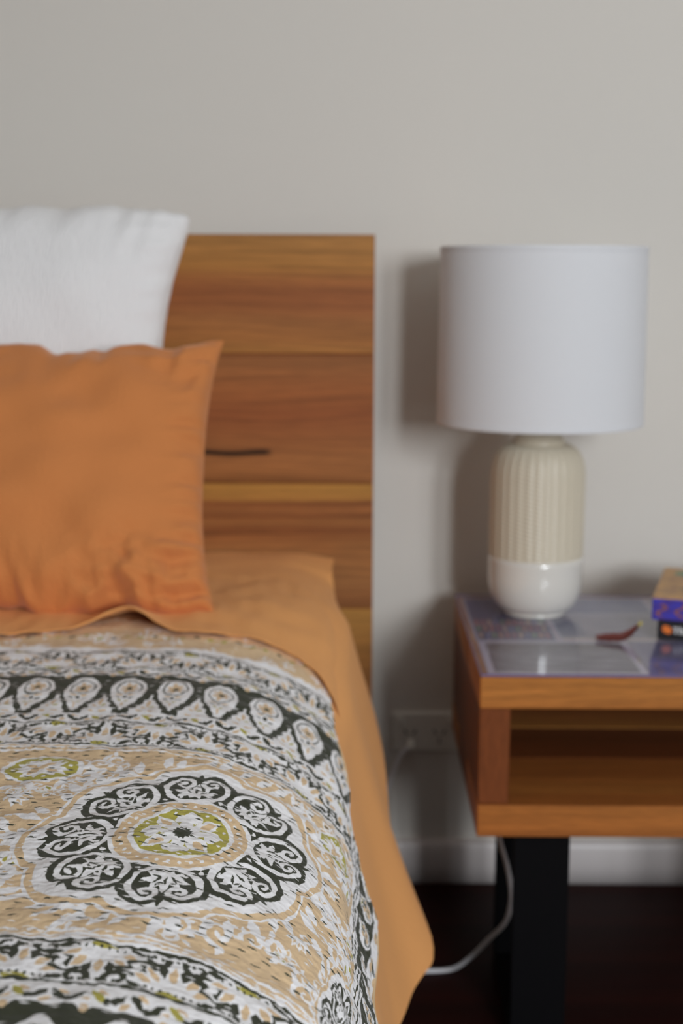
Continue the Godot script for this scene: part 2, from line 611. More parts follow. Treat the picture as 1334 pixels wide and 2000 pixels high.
func vband(s0: float, s1: float, c: Color, wobble := 0.0012) -> void:
	var pts: Array = []
	var n := 200
	for i in n + 1:
		pts.append(Vector2(s0, Z0 + ZW * i / n))
	for i in n + 1:
		pts.append(Vector2(s1, Z0 + ZW * (n - i) / n))
	poly(pts, c, wobble)

func ell(X: Callable, c: Vector2, rx: float, ry: float, col: Color, wobble := 0.0009, n := 30) -> void:
	var pts: Array = []
	for i in n:
		var a := TAU * i / n
		pts.append(X.call(c + Vector2(cos(a) * rx, sin(a) * ry)))
	poly(pts, col, wobble)

func lens(X: Callable, a: Vector2, b: Vector2, w: float, col: Color, wobble := 0.0008) -> void:   # a leaf from a to b
	var pts: Array = []
	var d := b - a
	var nn := Vector2(-d.y, d.x).normalized()
	for i in 9:
		var t := i / 8.0
		pts.append(X.call(a + d * t + nn * w * sin(PI * pow(t, 0.8))))
	for i in range(7, 0, -1):
		var t := i / 8.0
		pts.append(X.call(a + d * t - nn * w * sin(PI * pow(t, 0.8))))
	poly(pts, col, wobble)

func stroke(X: Callable, path: Array, w0: float, w1: float, col: Color, wobble := 0.0008) -> void:
	var l: Array = []
	var r: Array = []
	var n := path.size()
	for i in n:
		var t: Vector2 = (path[mini(i + 1, n - 1)] - path[maxi(i - 1, 0)]).normalized()
		var nn := Vector2(-t.y, t.x) * lerpf(w0, w1, i / float(n - 1)) * 0.5
		l.append(path[i] + nn)
		r.append(path[i] - nn)
	for i in n - 1:                                # quads, so that a curl may cross itself
		poly([X.call(l[i]), X.call(l[i + 1]), X.call(r[i + 1]), X.call(r[i])], col, wobble)
	ell(X, path[n - 1], w1 * 0.6, w1 * 0.6, col, wobble, 10)

func curl(c: Vector2, r0: float, r1: float, a0: float, turns: float, n := 22) -> Array:
	var out: Array = []
	for i in n + 1:
		var t := i / float(n)
		var a := a0 + turns * TAU * t
		out.append(c + Vector2(cos(a), sin(a)) * lerpf(r0, r1, t))
	return out

func flat(p: Vector2) -> Vector2:
	return p

func at_local(o: Vector2, ang: float, sx: float, sy: float) -> Callable:   # local axes, turned, then stretched along the cloth
	var ca := cos(ang)
	var sa := sin(ang)
	return func(p: Vector2) -> Vector2: return o + Vector2((p.x * ca - p.y * sa) * sx, (p.x * sa + p.y * ca) * sy)

func medallion(o: Vector2, rx: float, rz: float, skew: float, lobes: int, a0: float) -> void:
	var X := func(p: Vector2) -> Vector2: return o + Vector2(p.x * rx, p.y * rz + p.x * rx * skew)
	var wb := 0.0011
	# pale and tan rings that frame the whole flower
	var ring := func(k: float, col: Color):
		var pts: Array = []
		for i in 120:
			var a := TAU * i / 120.0
			var q := a0 + PI / lobes
			var r := k * (0.93 + 0.10 * absf(sin((a - q) * lobes * 0.5)))
			pts.append(X.call(Vector2(cos(a), sin(a)) * r))
		poly(pts, col, wb)
	for i in 44:
		var a := TAU * i / 44.0 + 0.03 * sin(i * 2.7)
		var d := Vector2(cos(a), sin(a))
		lens(X, d * 1.14, Vector2(cos(a + 0.06), sin(a + 0.06)) * (1.36 + 0.07 * sin(i * 1.9)), 0.042, WHITE)
	ring.call(1.165, WHITE)
	ring.call(1.14, TAN)
	ring.call(1.085, WHITE)
	ell(X, Vector2.ZERO, 0.74, 0.74, DARK, wb, 80)
	for k in lobes:
		var a := a0 + TAU * k / lobes
		var ca := cos(a)
		var sa := sin(a)
		var L := func(p: Vector2) -> Vector2:      # x outward, y across
			var q := Vector2(p.x * ca - p.y * sa, p.x * sa + p.y * ca)
			return X.call(q)
		var heart := func(cx: float, r: float, dip: float, col: Color):
			var pts: Array = []
			for i in 48:
				var t := TAU * i / 48.0
				var rr := r * (1.0 - dip * exp(-pow(wrapf(t, -PI, PI) / 0.30, 2)))
				pts.append(L.call(Vector2(cx + cos(t) * rr * 0.93, sin(t) * rr * 1.06)))
			poly(pts, col, wb)
		heart.call(0.755, 0.304, 0.27, DARK)
		# pale band that follows the heart and rolls inward as two volutes
		for y in [-1.0, 1.0]:
			var path: Array = []
			for i in 15:
				var t := lerpf(PI, 0.62, i / 14.0)
				path.append(Vector2(0.745 + cos(t) * 0.222, sin(t) * 0.248 * y))
			for i in range(1, 27):
				var t := lerpf(0.95, 0.95 - TAU * 1.2, i / 26.0)
				var r := lerpf(0.108, 0.018, pow(i / 26.0, 0.85))
				path.append(Vector2(0.842 + cos(t) * r, (0.113 + sin(t) * r) * y))
			stroke(L, path, 0.053, 0.034, WHITE, 0.0007)
		# ragged leaf between the volutes
		ell(L, Vector2(0.675, 0.0), 0.075, 0.065, WHITE, wb, 18)
		for f in [[-2.0, 0.16], [-1.4, 0.185], [-0.8, 0.155], [0.0, 0.18], [0.8, 0.155], [1.4, 0.185], [2.0, 0.16], [2.8, 0.12], [-2.8, 0.12]]:
			lens(L, Vector2(0.675, 0.0), Vector2(0.675 + cos(f[0]) * f[1], sin(f[0]) * f[1]), 0.036, WHITE)
		lens(L, Vector2(0.76, 0.0), Vector2(0.66, 0.0), 0.010, DARK)
		for y in [-1.0, 1.0]:
			lens(L, Vector2(0.66, 0.035 * y), Vector2(0.735, 0.085 * y), 0.012, DARK)
			ell(L, Vector2(0.745, 0.055 * y), 0.012, 0.018, DARK, wb, 10)
			ell(L, Vector2(0.60, 0.105 * y), 0.016, 0.016, WHITE, wb, 10)
		lens(L, Vector2(1.03, 0.0), Vector2(0.90, 0.0), 0.020, DARK)
	for k in lobes:                                # small beads between the hearts
		var a := a0 + TAU * (k + 0.5) / lobes
		for q in [[0.575, 0.0, 0.022], [0.62, -0.045, 0.014], [0.62, 0.045, 0.014]]:
			ell(X, Vector2(cos(a) * q[0] - sin(a) * q[1], sin(a) * q[0] + cos(a) * q[1]), q[2], q[2], WHITE, wb, 12)
	ell(X, Vector2.ZERO, 0.535, 0.535, WHITE, wb, 80)
	ell(X, Vector2.ZERO, 0.50, 0.50, TAN, wb, 80)
	for i in 34:
		var a := TAU * i / 34.0
		ell(X, Vector2(cos(a), sin(a)) * 0.445, 0.016, 0.016, WHITE, 0.0004, 10)
	ell(X, Vector2.ZERO, 0.395, 0.395, WHITE, wb, 70)
	ell(X, Vector2.ZERO, 0.355, 0.355, OLIVE, wb, 70)
	for k in 8:
		var a := TAU * k / 8.0 + 0.1
		var d := Vector2(cos(a), sin(a))
		var e := Vector2(-d.y, d.x)
		if k % 2 == 0:
			lens(X, d * 0.08, d * 0.24, 0.05, WHITE)
			for f in [-0.055, 0.0, 0.055]:
				ell(X, d * (0.255 - absf(f) * 0.55) + e * f, 0.052, 0.052, WHITE, 0.0008, 16)
		else:
			lens(X, d * 0.08, d * 0.345, 0.070, WHITE)
			ell(X, d * 0.235, 0.066, 0.066, WHITE, 0.0008, 16)
			lens(X, d * 0.16, d * 0.30, 0.034, TAN)
		ell(X, Vector2(cos(a + 0.39), sin(a + 0.39)) * 0.32, 0.014, 0.014, WHITE, 0.0004, 10)
	ell(X, Vector2.ZERO, 0.135, 0.135, WHITE, wb, 30)
	var star: Array = []
	for i in 28:
		var a := TAU * i / 28.0
		star.append(X.call(Vector2(cos(a), sin(a)) * (0.085 if i % 2 == 0 else 0.064)))
	poly(star, DARK, 0.0004)

func rosette(o: Vector2, rx: float, rz: float) -> void:
	var X := at_local(o, 0.0, rx, rz)
	ell(X, Vector2.ZERO, 1.14, 1.14, WHITE, 0.0012, 50)
	ell(X, Vector2.ZERO, 1.0, 1.0, OLIVE, 0.0012, 50)
	for k in 4:
		var a := TAU * k / 4.0 + 0.55
		var d := Vector2(cos(a), sin(a))
		var e := Vector2(-d.y, d.x)
		for f in [-0.34, 0.0, 0.34]:
			lens(X, Vector2.ZERO, d * (0.9 - absf(f) * 0.5) + e * f, 0.19, WHITE)
		lens(X, d * 0.12, d * 0.62, 0.10, TAN)
		ell(X, Vector2(cos(a + 0.78), sin(a + 0.78)) * 0.78, 0.07, 0.07, WHITE, 0.0004, 10)
	lens(X, Vector2(-0.35, 0.3), Vector2(0.3, -0.35), 0.13, TAN)

func lotus_band(z0: float, z1: float, phase: float, s0: float, s1: float) -> void:
	band(z0, z1, WHITE, 0.001, s0, s1)
	var h := z1 - z0
	var p := 0.10
	var k := floori((s0 - phase) / p)
	while phase + k * p < s1 + p:
		for half in 2:
			var s := phase + k * p + half * p * 0.5
			var up := 1.0 if half == 0 else -1.0                       # petals open away from the olive heart
			var zb := z0 + h * 0.17 if half == 0 else z1 - h * 0.17
			var X := at_local(Vector2(s, zb), 0.0, 1.0, up)
			# dark scrolls beside the flower
			for y in [-1.0, 1.0]:
				stroke(X, curl(Vector2(0.0135 * y, h * 0.60), 0.0085, 0.004, (2.6 if y > 0 else 0.5), (0.75 if y > 0 else -0.75), 14), 0.0052, 0.003, DARK)
				stroke(X, [Vector2(0.005 * y, h * 0.28), Vector2(0.011 * y, h * 0.42), Vector2(0.022 * y, h * 0.50), Vector2(0.030 * y, h * 0.42)], 0.002, 0.0045, DARK)
				stroke(X, [Vector2(0.010 * y, h * 0.08), Vector2(0.022 * y, h * 0.18), Vector2(0.036 * y, h * 0.14)], 0.002, 0.0035, DARK)
				lens(X, Vector2(0.020 * y, h * 0.62), Vector2(0.034 * y, h * 0.70), 0.0032, DARK)
				lens(X, Vector2(0.026 * y, h * 0.30), Vector2(0.040 * y, h * 0.24), 0.0028, DARK)
			for f in [-0.98, -0.36, 0.36, 0.98]:
				lens(X, Vector2(sin(f) * 0.009, cos(f) * h * 0.20 + h * 0.05), Vector2(sin(f) * 0.027, cos(f) * h * 0.52 + h * 0.08), 0.0036, DARK)
			for f in [-1.25, -0.72, 0.0, 0.72, 1.25]:
				var tip := Vector2(sin(f) * 0.030, cos(f) * h * 0.52 + h * 0.06)
				var st := Vector2(sin(f) * 0.006, h * 0.06)
				lens(X, st, tip, 0.0060, WHITE)
				lens(X, st.lerp(tip, 0.35), st.lerp(tip, 0.9), 0.0030, TAN)
			ell(X, Vector2(0, -h * 0.02), 0.0085, 0.0052, WHITE, 0.0008, 16)
			lens(X, Vector2(-0.0095, -h * 0.03), Vector2(0.0095, -h * 0.03), 0.0042, OLIVE)
		k += 1

func ticks(z: float, len_: float, s0: float, s1: float, step := 0.0052, w := 0.0022) -> void:
	var s := s0
	while s < s1:
		lens(flat, Vector2(s, z - len_ / 2), Vector2(s + 0.0006, z + len_ / 2), w * 0.5, DARK, 0.0006)
		s += step * rng.randf_range(0.9, 1.1)

func chain(z0: float, z1: float, s0: float, s1: float) -> void:
	band(z0, z1, WHITE, 0.001, s0, s1)
	var s := s0
	var k := 0
	var zc := (z0 + z1) / 2
	var h := z1 - z0
	while s < s1:
		var dir := 1.0 if k % 2 == 0 else -1.0
		lens(flat, Vector2(s, zc + dir * h * 0.34), Vector2(s + 0.010, zc - dir * h * 0.30), 0.0030, DARK if k % 4 != 3 else OLIVE, 0.0008)
		if k % 2 == 1:
			ell(flat, Vector2(s + 0.011, zc + h * 0.2), 0.0026, 0.0036, DARK, 0.0006, 10)
			lens(flat, Vector2(s + 0.004, zc - h * 0.36), Vector2(s + 0.012, zc - h * 0.1), 0.0022, TAN, 0.0006)
		else:
			lens(flat, Vector2(s + 0.007, zc + h * 0.4), Vector2(s + 0.013, zc + h * 0.06), 0.0022, TAN, 0.0006)
		s += 0.0125
		k += 1

func buta(X: Callable, h: float, w: float) -> void:            # drop with its round end at the origin, tip at y = h
	var drop := func(k: float, col: Color, rag: float):
		var pts: Array = []
		for i in 44:
			var t := i / 44.0 * TAU
			var y := (1.0 - cos(t)) * 0.5
			var half := w * sqrt(maxf(0.0, 1.0 - pow((0.38 - y) / 0.38, 2))) if y < 0.38 else w * (1.0 - pow((y - 0.38) / 0.62, 1.35))
			half = maxf(half, w * 0.05) * k
			var yy := h * (0.42 + (y - 0.42) * k)
			var side := 1.0 if t < PI else -1.0
			if y > 0.5 and i % 2 == 0:
				half += rag
			pts.append(X.call(Vector2(side * half + 0.0025 * y * y, yy)))
		poly(pts, col, 0.0007)
	drop.call(1.0, WHITE, 0.0014)
	var c := Vector2(0, h * 0.30)
	ell(X, c, w * 0.72, h * 0.225, DARK, 0.0008, 24)
	ell(X, c, w * 0.64, h * 0.20, WHITE, 0.0007, 24)
	for k in 7:
		var a := TAU * k / 7.0
		lens(X, c + Vector2(cos(a) * 0.001, sin(a) * 0.001), c + Vector2(cos(a) * w * 0.56, sin(a) * h * 0.17), w * 0.16, TAN, 0.0005)
	ell(X, c, w * 0.16, h * 0.05, DARK, 0.0005, 10)
	for y in [-1.0, 1.0]:
		lens(X, Vector2(w * 0.10 * y, h * 0.56), Vector2(w * 0.55 * y, h * 0.53), 0.0022, TAN, 0.0006)
		lens(X, Vector2(w * 0.2 * y, h * 0.645), Vector2(w * 0.52 * y, h * 0.60), 0.0014, DARK, 0.0006)
		lens(X, Vector2(w * 0.06 * y, h * 0.75), Vector2(w * 0.3 * y, h * 0.70), 0.0013, OLIVE, 0.0006)
	ell(X, Vector2(0, h * 0.60), 0.0022, 0.004, DARK, 0.0006, 10)
	lens(X, Vector2(0, h * 0.76), Vector2(0.001, h * 0.88), 0.0013, TAN, 0.0006)

func tree(X: Callable, h: float, w: float) -> void:            # ragged pale triangle, base at y = 0, tip at y = -h
	var pts: Array = []
	for i in 9:
		var t := i / 8.0
		pts.append(X.call(Vector2(-w * (1.0 - t) - (0.002 if i % 2 == 0 else -0.001), -h * t)))
	for i in range(8, -1, -1):
		var t := i / 8.0
		pts.append(X.call(Vector2(w * (1.0 - t) + (0.002 if i % 2 == 0 else -0.001), -h * t)))
	poly(pts, WHITE, 0.0008)
	for y in [-1.0, 1.0]:
		lens(X, Vector2(0.002 * y, -h * 0.15), Vector2(w * 0.55 * y, -h * 0.22), 0.0024, TAN, 0.0006)
		lens(X, Vector2(0.002 * y, -h * 0.40), Vector2(w * 0.36 * y, -h * 0.50), 0.0018, OLIVE if y > 0 else TAN, 0.0006)
	lens(X, Vector2(0, -h * 0.45), Vector2(0, -h * 0.8), 0.0020, TAN, 0.0006)

func buta_band(z0: float, z1: float, phase: float, s0: float, s1: float) -> void:
	band(z0, z1, DARK, 0.0012, s0, s1)
	var p := 0.0498
	var k := floori((s0 - phase) / p)
	while phase + k * p < s1 + p:
		var s := phase + k * p
		buta(at_local(Vector2(s, z0 + 0.013), 0.0, 1.0, 1.0), z1 - z0 - 0.022, 0.0192)
		lens(flat, Vector2(s + p * 0.5 - 0.006, z0), Vector2(s + p * 0.5 + 0.006, z0), 0.006, WHITE)
		ell(flat, Vector2(s + p * 0.5, z0 + 0.003), 0.003, 0.005, TAN, 0.0006, 10)
		k += 1

func spray(o: Vector2, ang: float, size: float, kind: int) -> void:
	var X := at_local(o, ang, size, size * 1.2)
	match kind:
		0:      # paisley sprig
			for f in [-1.0, -0.5, 0.0, 0.5, 1.0]:
				lens(X, Vector2(0, 0.1), Vector2(sin(f) * 0.9, 0.2 + cos(f) * 0.9), 0.17, WHITE)
				if absf(f) < 0.9:
					lens(X, Vector2(sin(f) * 0.3, 0.3 + cos(f) * 0.2), Vector2(sin(f) * 0.72, 0.2 + cos(f) * 0.68), 0.07, TAN)
			stroke(X, curl(Vector2(0.35, -0.35), 0.45, 0.1, 2.2, -0.9, 14), 0.2, 0.12, WHITE)
		1:      # curl with leaves
			stroke(X, curl(Vector2(0, 0), 0.75, 0.12, 0.3, 1.2, 20), 0.26, 0.16, WHITE)
			for f in [0.2, 1.4, 2.6, 3.9]:
				lens(X, Vector2(cos(f), sin(f)) * 0.6, Vector2(cos(f + 0.35), sin(f + 0.35)) * 1.2, 0.15, WHITE)
		2:      # loose leaves
			for f in 4:
				var q := Vector2(rng.randf_range(-0.8, 0.8), rng.randf_range(-0.8, 0.8))
				var a := rng.randf() * TAU
				lens(X, q, q + Vector2(cos(a), sin(a)) * 0.8, 0.2, WHITE)
		3:      # flower with an olive petal or two
			for f in 6:
				var a := TAU * f / 6.0
				lens(X, Vector2(cos(a), sin(a)) * 0.18, Vector2(cos(a), sin(a)), 0.26, WHITE)
				lens(X, Vector2(cos(a), sin(a)) * 0.35, Vector2(cos(a), sin(a)) * 0.85, 0.11, OLIVE if f == 1 or f == 2 else TAN)

func print_quilt() -> Image:
	im = Image.create(TEX, TEX, false, Image.FORMAT_RGB8)
	im.fill(TAN)
	var e0 := S0
	var e1 := 0.345
	# pale band at the head
	band(0.50, 0.70, TAN)
	for k in 46:
		spray(Vector2(rng.randf_range(S0, e1), rng.randf_range(0.58, 0.69)), rng.randf() * TAU, rng.randf_range(0.010, 0.016), [0, 1, 2, 2][k % 4])
	for k in 40:
		lens(flat, Vector2(S0 + k * 0.017, 0.640 + 0.010 * sin(k * 2.3)), Vector2(S0 + k * 0.017 + 0.008, 0.636), 0.003, OLIVE if k % 3 else DARK)
	band(0.686, 0.700, WHITE, 0.002, e0, e1)
	for g in [[0.700, 0.786, 0.012], [0.965, 1.046, 0.010], [1.434, 1.500, 0.035]]:
		lotus_band(g[0], g[1], g[2], e0, e1)
		band(g[0] + 0.004, g[0] + 0.0075, DARK, 0.0016, e0, e1)
		band(g[1] - 0.0075, g[1] - 0.004, DARK, 0.0016, e0, e1)
		ticks(g[0] + 0.0125, 0.0045, e0, e1)
		ticks(g[1] - 0.0125, 0.0045, e0, e1)
	chain(0.784, 0.806, e0, e1)
	buta_band(0.806, 0.942, -0.0385, e0, e1)
	chain(0.942, 0.967, e0, e1)
	for k in 14:
		tree(at_local(Vector2(-0.2595 + 0.0498 * (k + 2), 0.949), 0.0, 1.0, 1.0), 0.070, 0.0190)
	chain(1.500, 1.524, e0, e1)
	buta_band(1.524, 1.70, -0.0385, e0, e1)
	# tan field
	band(1.046, 1.434, TAN, 0.001, e0, e1)
	for z in [1.0485, 1.0555, 1.4235, 1.4295]:
		band(z, z + 0.0028, WHITE, 0.002, e0, e1)
	var mc := Vector2(0.163, 1.236)
	for k in 330:
		var q := Vector2(rng.randf_range(S0, 0.335), rng.randf_range(1.066, 1.414))
		var d := Vector2((q.x - mc.x) / 0.105, (q.y - mc.y + 0.36 * (q.x - mc.x)) / 0.131)
		if d.length() < 1.22 or absf(q.y - 1.10) < 0.035 and absf(q.x - 0.02) < 0.05:
			continue
		if q.y < 1.072 and k % 2 == 0 or q.y > 1.40 and k % 3:
			continue
		spray(q, rng.randf() * TAU, rng.randf_range(0.012, 0.021), [0, 1, 2, 0, 2, 3, 1][k % 7])
	rosette(Vector2(0.021, 1.108), 0.033, 0.030)
	rosette(Vector2(0.305, 1.10), 0.022, 0.024)
	rosette(Vector2(-0.16, 1.36), 0.033, 0.030)
	rosette(Vector2(-0.19, 1.108), 0.033, 0.030)
	medallion(Vector2(0.325, 1.435), 0.034, 0.115, 0.0, 8, 0.3)
	medallion(Vector2(-0.18, 1.236), 0.105, 0.131, 0.0, 8, 0.2)
	medallion(mc, 0.107, 0.133, -0.36, 8, -1.55)
	# border that runs down the open side
	vband(0.345, 0.352, WHITE)
	vband(0.352, 0.3545, DARK, 0.0016)
	vband(0.3545, 0.366, WHITE)
	vband(0.366, 0.404, DARK)
	vband(0.404, 0.5, WHITE)
	var zz := Z0
	while zz < Z0 + ZW:
		ell(flat, Vector2(0.360, zz), 0.0022, 0.0034, DARK, 0.0006, 8)
		zz += 0.009
	zz = Z0
	while zz < Z0 + ZW:
		buta(at_local(Vector2(0.400, zz), PI / 2, 1.0, 1.0), 0.033, 0.019)
		ell(flat, Vector2(0.412, zz + 0.012), 0.004, 0.010, TAN, 0.001, 12)
		lens(flat, Vector2(0.410, zz), Vector2(0.424, zz + 0.016), 0.003, DARK)
		lens(flat, Vector2(0.424, zz + 0.03), Vector2(0.430, zz + 0.006), 0.004, TAN)
		zz += 0.05
	vband(0.436, 0.5, TAN)
	# running stitches in rows, dark and white by turns
	var row := 0
	var z := 0.512
	while z < Z0 + ZW:
		var field := z > 1.045 and z < 1.434
		var dark := field and row % 7 < 4
		var s := S0 + rng.randf() * 0.012
		while s < 0.44:
			var l := rng.randf_range(0.0060, 0.0088)
			if dark or rng.randf() < (0.85 if field else 0.35):
				var zz0 := z + 0.0012 * fn.get_noise_2d(s * 14.0, z * 40.0)
				lens(flat, Vector2(s, zz0), Vector2(s + l, zz0 + rng.randf_range(-0.0006, 0.0006)), 0.0010 if dark else 0.0007, DARK if dark else Color(0.985, 0.98, 0.985), 0.0003)
			s += 0.0165 * rng.randf_range(0.9, 1.12)
		z += 0.0095 * rng.randf_range(0.93, 1.07)
		row += 1
	return im

func quilt_relief() -> Image:
	var n := 1024
	var d := PackedByteArray()
	d.resize(n * n)
	var o := 0
	for y in n:
		var z := Z0 + ZW * y / n
		for x in n:
			var s := S0 + SW * x / n
			var puck := fn.get_noise_2d(s * 95.0, z * 120.0 + 7.0)
			var rowp := cos(TAU * (z + 0.002 * fn.get_noise_2d(s * 20.0, z * 30.0)) / 0.0095)
			var dash := fn.get_noise_2d(s * 260.0, z * 210.0)
			d[o] = int(clampf(0.5 + 0.22 * puck + 0.14 * rowp * (0.6 + 0.4 * dash) + 0.08 * dash, 0, 1) * 255.0)
			o += 1
	return Image.create_from_data(n, n, false, Image.FORMAT_L8, d)

const Q_HEM := [[0.5, 0.262], [0.60, 0.272], [0.68, 0.284], [0.785, 0.300], [0.856, 0.324], [0.93, 0.352], [0.965, 0.398], [1.0, 0.417], [1.05, 0.424], [1.2, 0.428], [2.1, 0.43]]

func _quilt() -> void:
	var q := mat(Color.WHITE, 0.85, 0.25)
	q.albedo_texture = ImageTexture.create_from_image(print_quilt())
	q.heightmap_enabled = true
	q.heightmap_texture = ImageTexture.create_from_image(quilt_relief())
	q.heightmap_scale = 0.12
	q.rim_enabled = true
	q.rim = 0.2
	var b := base("quilt", "block-printed cotton quilt with dark green, tan and olive medallions and dashed stitching", "quilt", Vector3(-0.4, YT, 1.3))
	var rows := 230
	var cols := 260
	var secs: Array = []
	for j in rows + 1:
		secs.append(section(lerpf(0.55, Z_END + 0.01, float(j) / rows)))
	var top := grid_mesh(cols, rows, func(i: int, j: int):
		var z := lerpf(0.55, Z_END + 0.01, float(j) / rows)
		var hem := pw(Q_HEM, z) + 0.002 * sin(z * 47.0)
		var s := lerpf(-1.15, hem, pow(float(i) / cols, 0.7))
		var off := 0.0065
		off += 0.0016 * fn.get_noise_2d(s * 16.0, z * 22.0) + 0.0009 * fn.get_noise_2d(s * 60.0, z * 45.0)
		var side := sm(0.30, 0.42, s)
		off += side * 0.004 * sin(z * 26.0)
		var p := bed_point(secs[j], z, s, off)
		return [p - b.position, Vector2((s - S0) / SW, (z - Z0) / ZW)])
	obj("quilt_cloth", top, q, b)
	# bound edge: a thin rolled hem along the open side
	var path: Array = []
	for k in 60:
		var z := lerpf(0.62, Z_END, k / 59.0)
		var hem := pw(Q_HEM, z) + 0.002 * sin(z * 47.0)
		path.append(bed_point(section(z), z, hem, 0.0055 + sm(0.30, 0.42, hem) * 0.004 * sin(z * 26.0)) - b.position)
	obj("hem", tube(path, 0.0016, 6, 2), mat(TAN, 0.85, 0.2), b)

# ------------------------------------------------------------------ pillows
func pillow_mesh(w: float, h: float, t: float, concave: Vector2, sharp: float, sd: float, wr: float, round_k := 0.0) -> ArrayMesh:
	var n := 90
	var st := SurfaceTool.new()
	for side in [1.0, -1.0]:
		var part := grid_mesh(n, n, func(i: int, j: int):
			var u := -cos(PI * i / n)
			var v := -cos(PI * j / n)
			u = lerpf(u, i * 2.0 / n - 1.0, 0.5)
			v = lerpf(v, j * 2.0 / n - 1.0, 0.5)
			var fu := 1.0 - pow(absf(u), 2.6)
			var fv := 1.0 - pow(absf(v), 2.6)
			var th := pow(maxf(fu * fv, 0.0), sharp)
			var x := u * w / 2 * (1.0 - concave.x * (1.0 - pow(absf(v), 2.6)))
			var y := v * h / 2 * (1.0 - concave.y * (1.0 if v > 0.0 else 0.3) * (1.0 - pow(absf(u), 2.6)))
			var edge := 1.0 - sm(0.0, 0.5, fu * fv)
			var cn := round_k * pow(absf(u * v), 8.0)
			x *= 1.0 - cn * 0.07
			y *= 1.0 - cn * 0.07
			# gathers that run in from the seams
			var g := wr * edge * th * (fn.get_noise_2d(u * 7.0 + sd, v * 1.6) * (1.0 - fv) * 1.6 + fn.get_noise_2d(u * 1.6, v * 7.0 + sd) * (1.0 - fu) * 1.6)
			g += wr * 0.55 * th * fn.get_noise_3d(u * 2.2, v * 2.2, sd)
			var knot := sm(0.25, 0.85, u) * sm(-0.35, -0.8, v) * (1.0 - round_k)
			g += th * knot * (0.026 * fn.get_noise_3d(u * 4.5 + 2.0, v * 5.5, sd + 3.0) + 0.015 * fn.get_noise_3d(u * 11.0, v * 9.0, sd + 7.0))
			g += th * (1.0 - round_k) * sm(-0.5, -0.92, v) * 0.012 * fn.get_noise_2d(u * 13.0, v * 2.0 + 40.0)
			var z: float = side * (th * t / 2 + g)
			x += 0.010 * wr * 40.0 * 0.02 * fn.get_noise_2d(v * 6.0 + sd, side * 0.0 + 3.0) * absf(u)
			y += 0.5 * wr * fn.get_noise_2d(u * 5.0 + sd, 9.0) * absf(v)
			return [Vector3(x, y, z), Vector2(u * 0.5 * w, v * 0.5 * h)], side < 0.0)
		st.append_from(part, 0, Transform3D())
	return st.commit()

func _pillows() -> void:
	var a := obj("pillow", pillow_mesh(0.66, 0.58, 0.17, Vector2(0.19, 0.015), 0.38, 4.0, 0.008, 1.0), M.white_cloth)
	tag(a, "white crinkled-cotton pillow standing against the timber headboard", "pillow")
	a.transform = Transform3D(Basis(Vector3.RIGHT, deg_to_rad(-14.0)) * Basis(Vector3.BACK, deg_to_rad(0.0)), Vector3(-0.551, 0.858, 0.226))
	var o := obj("pillow", pillow_mesh(0.605, 0.390, 0.16, Vector2(0.07, 0.075), 0.46, 9.0, 0.017), M.orange_pillow)
	tag(o, "burnt-orange linen pillow leaning in front of the white pillow", "pillow")
	o.transform = Transform3D(Basis(Vector3.RIGHT, deg_to_rad(-28.0)), Vector3(-0.480, 0.7715, 0.4415))

# ------------------------------------------------------------------ bedside table
const TX0 := 0.170
const TX1 := 0.760
const TZ0 := 0.080
const TZ1 := 0.550
const TOP_Y := 0.5245

func _table() -> void:
	var b := base("bedside_table", "open-box timber bedside table on flat black steel legs", "bedside table", Vector3((TX0 + TX1) / 2, 0, (TZ0 + TZ1) / 2))
	var o := b.position
	# two thick shelves, each glued up from three boards that show on the upper face
	for k in 2:
		var y1 := TOP_Y if k == 0 else 0.3490
		var y0 := 0.4815 if k == 0 else 0.3050
		var x0 := TX0 + (0.0 if k == 0 else -0.0008)
		var cuts := [TZ1, 0.362, 0.222, TZ0]
		for c in 3:
			var d: float = cuts[c] - cuts[c + 1] - 0.0006
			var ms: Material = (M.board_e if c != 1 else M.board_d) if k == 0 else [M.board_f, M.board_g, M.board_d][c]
			var p := obj("top_plank" if k == 0 else "bottom_plank", box(Vector3(TX1 - x0, y1 - y0, d), 0.0018, 0, Vector2(1.0 / 0.8, 1.0 / 0.16), Vector2(0.2 * c + 0.3 * k, 0.3 + 0.2 * c)), ms, b)
			p.position = Vector3((x0 + TX1) / 2, (y0 + y1) / 2, (cuts[c] + cuts[c + 1]) / 2) - o
	for x in [TX0 + 0.0205, TX1 - 0.0225]:
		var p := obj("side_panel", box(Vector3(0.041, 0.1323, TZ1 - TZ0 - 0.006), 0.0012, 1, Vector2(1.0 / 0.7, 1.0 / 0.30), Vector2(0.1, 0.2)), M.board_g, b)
		p.position = Vector3(x, (0.4815 + 0.349) / 2, (TZ0 + TZ1) / 2 - 0.003) - o
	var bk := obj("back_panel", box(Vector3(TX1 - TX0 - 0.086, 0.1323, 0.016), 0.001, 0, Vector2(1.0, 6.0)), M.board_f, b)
	bk.position = Vector3((TX0 + TX1) / 2, (0.4815 + 0.349) / 2, TZ0 + 0.012) - o
	# flat-bar steel trestles
	for x in [0.2595, TX1 - 0.0895]:
		var l := Node3D.new()
		l.name = "trestle"
		l.position = Vector3(x, 0, 0.40) - o
		b.add_child(l, true)
		obj("leg", box(Vector3(0.075, 0.289, 0.012), 0.0012, 1), M.steel, l).position = Vector3(0, 0.1605, 0.122)
		obj("leg", box(Vector3(0.075, 0.289, 0.012), 0.0012, 1), M.steel, l).position = Vector3(0, 0.1605, -0.102)
		obj("foot_bar", box(Vector3(0.075, 0.016, 0.236), 0.0012, 2), M.steel, l).position = Vector3(0, 0.008, 0.010)

